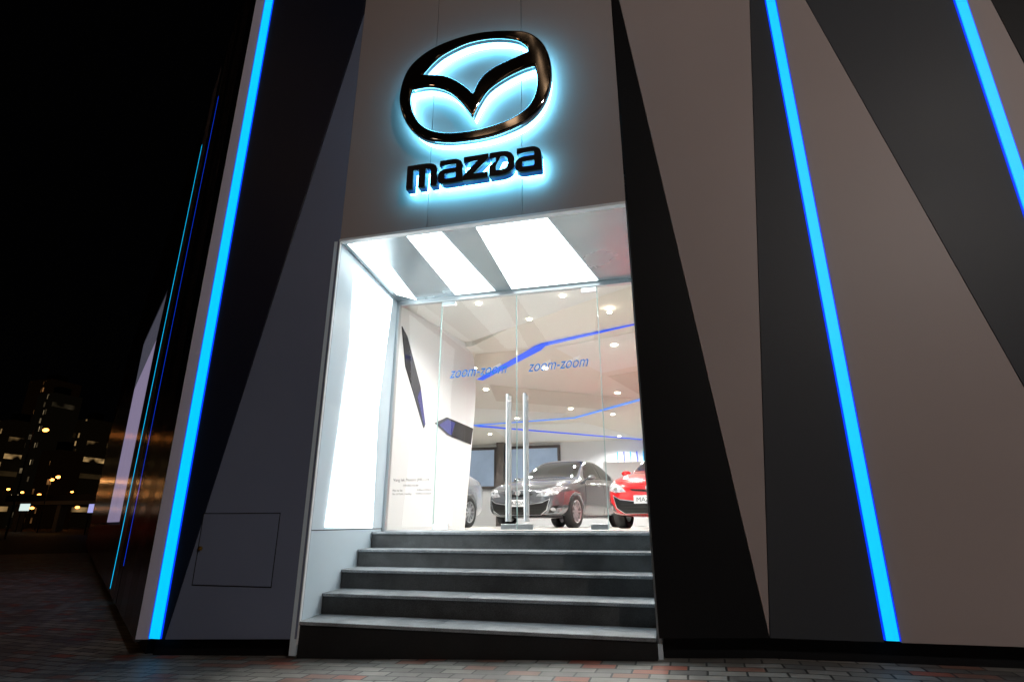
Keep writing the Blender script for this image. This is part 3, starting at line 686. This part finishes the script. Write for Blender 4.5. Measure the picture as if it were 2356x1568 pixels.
def lamp(x,y,h,e=600,c=(1,.5,.18),rot=0,k=1.):
    t=empty('street_lamp',(x,y,-.33),'tall street lamp glowing orange beside the road','street lamp','street lamps along the road',rot)
    bm=bmesh.new(); cyl(bm,(0,0,h/2),.07,h,'Z',12,.04); cyl(bm,(.6,0,h-.05),.03,1.3,'X',8); bm_obj('pole',bm,M_pole,t,False)
    bm=bmesh.new(); bmesh.ops.create_uvsphere(bm,u_segments=14,v_segments=8,radius=1,matrix=Matrix.Translation((1.3,0,h-.1))@Matrix.Diagonal((.38*k,.18*k,.18*k,1))); bm_obj('lamp_head',bm,M_sod,t,False,True)
    if e:
        l=bpy.data.lights.new('street_lamp','POINT'); l.energy=e; l.color=c; l.shadow_soft_size=.25
        o=bpy.data.objects.new('street_lamp_bulb',l); o.location=(1.3,0,h-.45); link(o); o.parent=t
lamp(-50,31,8.6,0,k=.8); lamp(-83,58,7.5,80); lamp(-100,62,6.5,80); lamp(-120,80,7,0); lamp(-128,96,8,0); lamp(-150,98,9,0,k=1.3); lamp(-112,84,6,0); lamp(-170,120,9,0,k=1.7); lamp(-140,104,6,0,k=1.6); lamp(-118,90,4.5,0,k=1.4); lamp(-133,92,4.5,0,k=1.5); lamp(-124,88,10,0,k=1.4)
lamp(5.6,-9.2,7.6,980,(1,.94,.90),math.radians(90)); lamp(-6.5,-11,8.2,25,(1,.7,.5),math.radians(90)); lamp(-16,-9.5,8.2,0,(1,.6,.3),math.radians(60))
M_bill=mat('billboard_white',(.8,.8,.8),.4,emit=(.8,.95,.9),estr=.9); M_bill2=mat('billboard_blue',(.3,.4,.8),.4,emit=(.5,.5,1.),estr=.8)
for x,y,w,h,z,m,lb in ((-92,62,1.8,1.0,3.0,M_bill,'white illuminated billboard beside the far road'),(-60,46,.9,.9,2.3,M_bill2,'bluish illuminated advertising panel by the pavement')):
    t=empty('billboard',(x,y,-.33),lb,'sign')
    box('panel',-w/2,w/2,-.06,.06,z,z+h,m,t,0,False)
    bm=bmesh.new(); cyl(bm,(-w*.3,0,z/2),.06,z,'Z',10); cyl(bm,(w*.3,0,z/2),.06,z,'Z',10); bm_obj('leg',bm,M_pole,t,False)
M_conc=mat('bridge_concrete',(.2,.18,.15),.8)
t=empty('footbridge',(-95,72,-.33),'concrete footbridge over the far road lit by street lamps','bridge')
box('deck',-14,12,-1.2,1.2,4.2,4.8,M_conc,t,0,False)
for x in (-12,-3,7): box('pier',x,x+.8,-.6,.6,0,4.2,M_conc,t,0,False)
box('railing',-14,12,-1.25,-1.18,4.8,5.8,M_pole,t,0,False)
t=empty('railing',(-21,9.2,-.2),'dark metal pedestrian railing along the kerb','railing')
bm=bmesh.new()
for i in range(22):
    cyl(bm,(-i*.25*.85,i*.25*.52,.5),.014,1.0,'Z',8)
for z in (.15,1.0):
    for i in range(21):
        a=Vector((-i*.25*.85,i*.25*.52,z)); b=Vector((-(i+1)*.25*.85,(i+1)*.25*.52,z)); d=b-a
        bmesh.ops.create_cone(bm,cap_ends=True,segments=6,radius1=.018,radius2=.018,depth=d.length,matrix=Matrix.Translation((a+b)/2)@d.to_track_quat('Z','Y').to_matrix().to_4x4())
bm_obj('railing_bars',bm,M_pole,t,False)
P_dk=mat('car_paint_dark',(.03,.03,.035),.25,metal=.4,coat=1.)
for x,y in ((-62,30),(-84,44)):
    build_car('car',P_dk,(x,y,-.33),math.radians(140),'dark car on the far road with lit red tail lights','cars driving along the far road',False,M_tailon)

# ------------------------------------------------------------------ world & camera
w=bpy.data.worlds.new('World'); scene.world=w; w.use_nodes=True
w.node_tree.nodes['Background'].inputs[0].default_value=(.3,.3,.36,1); w.node_tree.nodes['Background'].inputs[1].default_value=.0012
cam=bpy.data.cameras.new('camera'); cam.lens=19.54; cam.sensor_width=36; cam.clip_end=2000; cam.clip_start=.05
co=bpy.data.objects.new('camera',cam); co.location=(0,-4,.806); co.rotation_euler=(math.radians(108.2),0,math.radians(14.3)); link(co)
scene.camera=co
scene.view_settings.view_transform='Standard'; scene.view_settings.look='None'; scene.view_settings.exposure=0
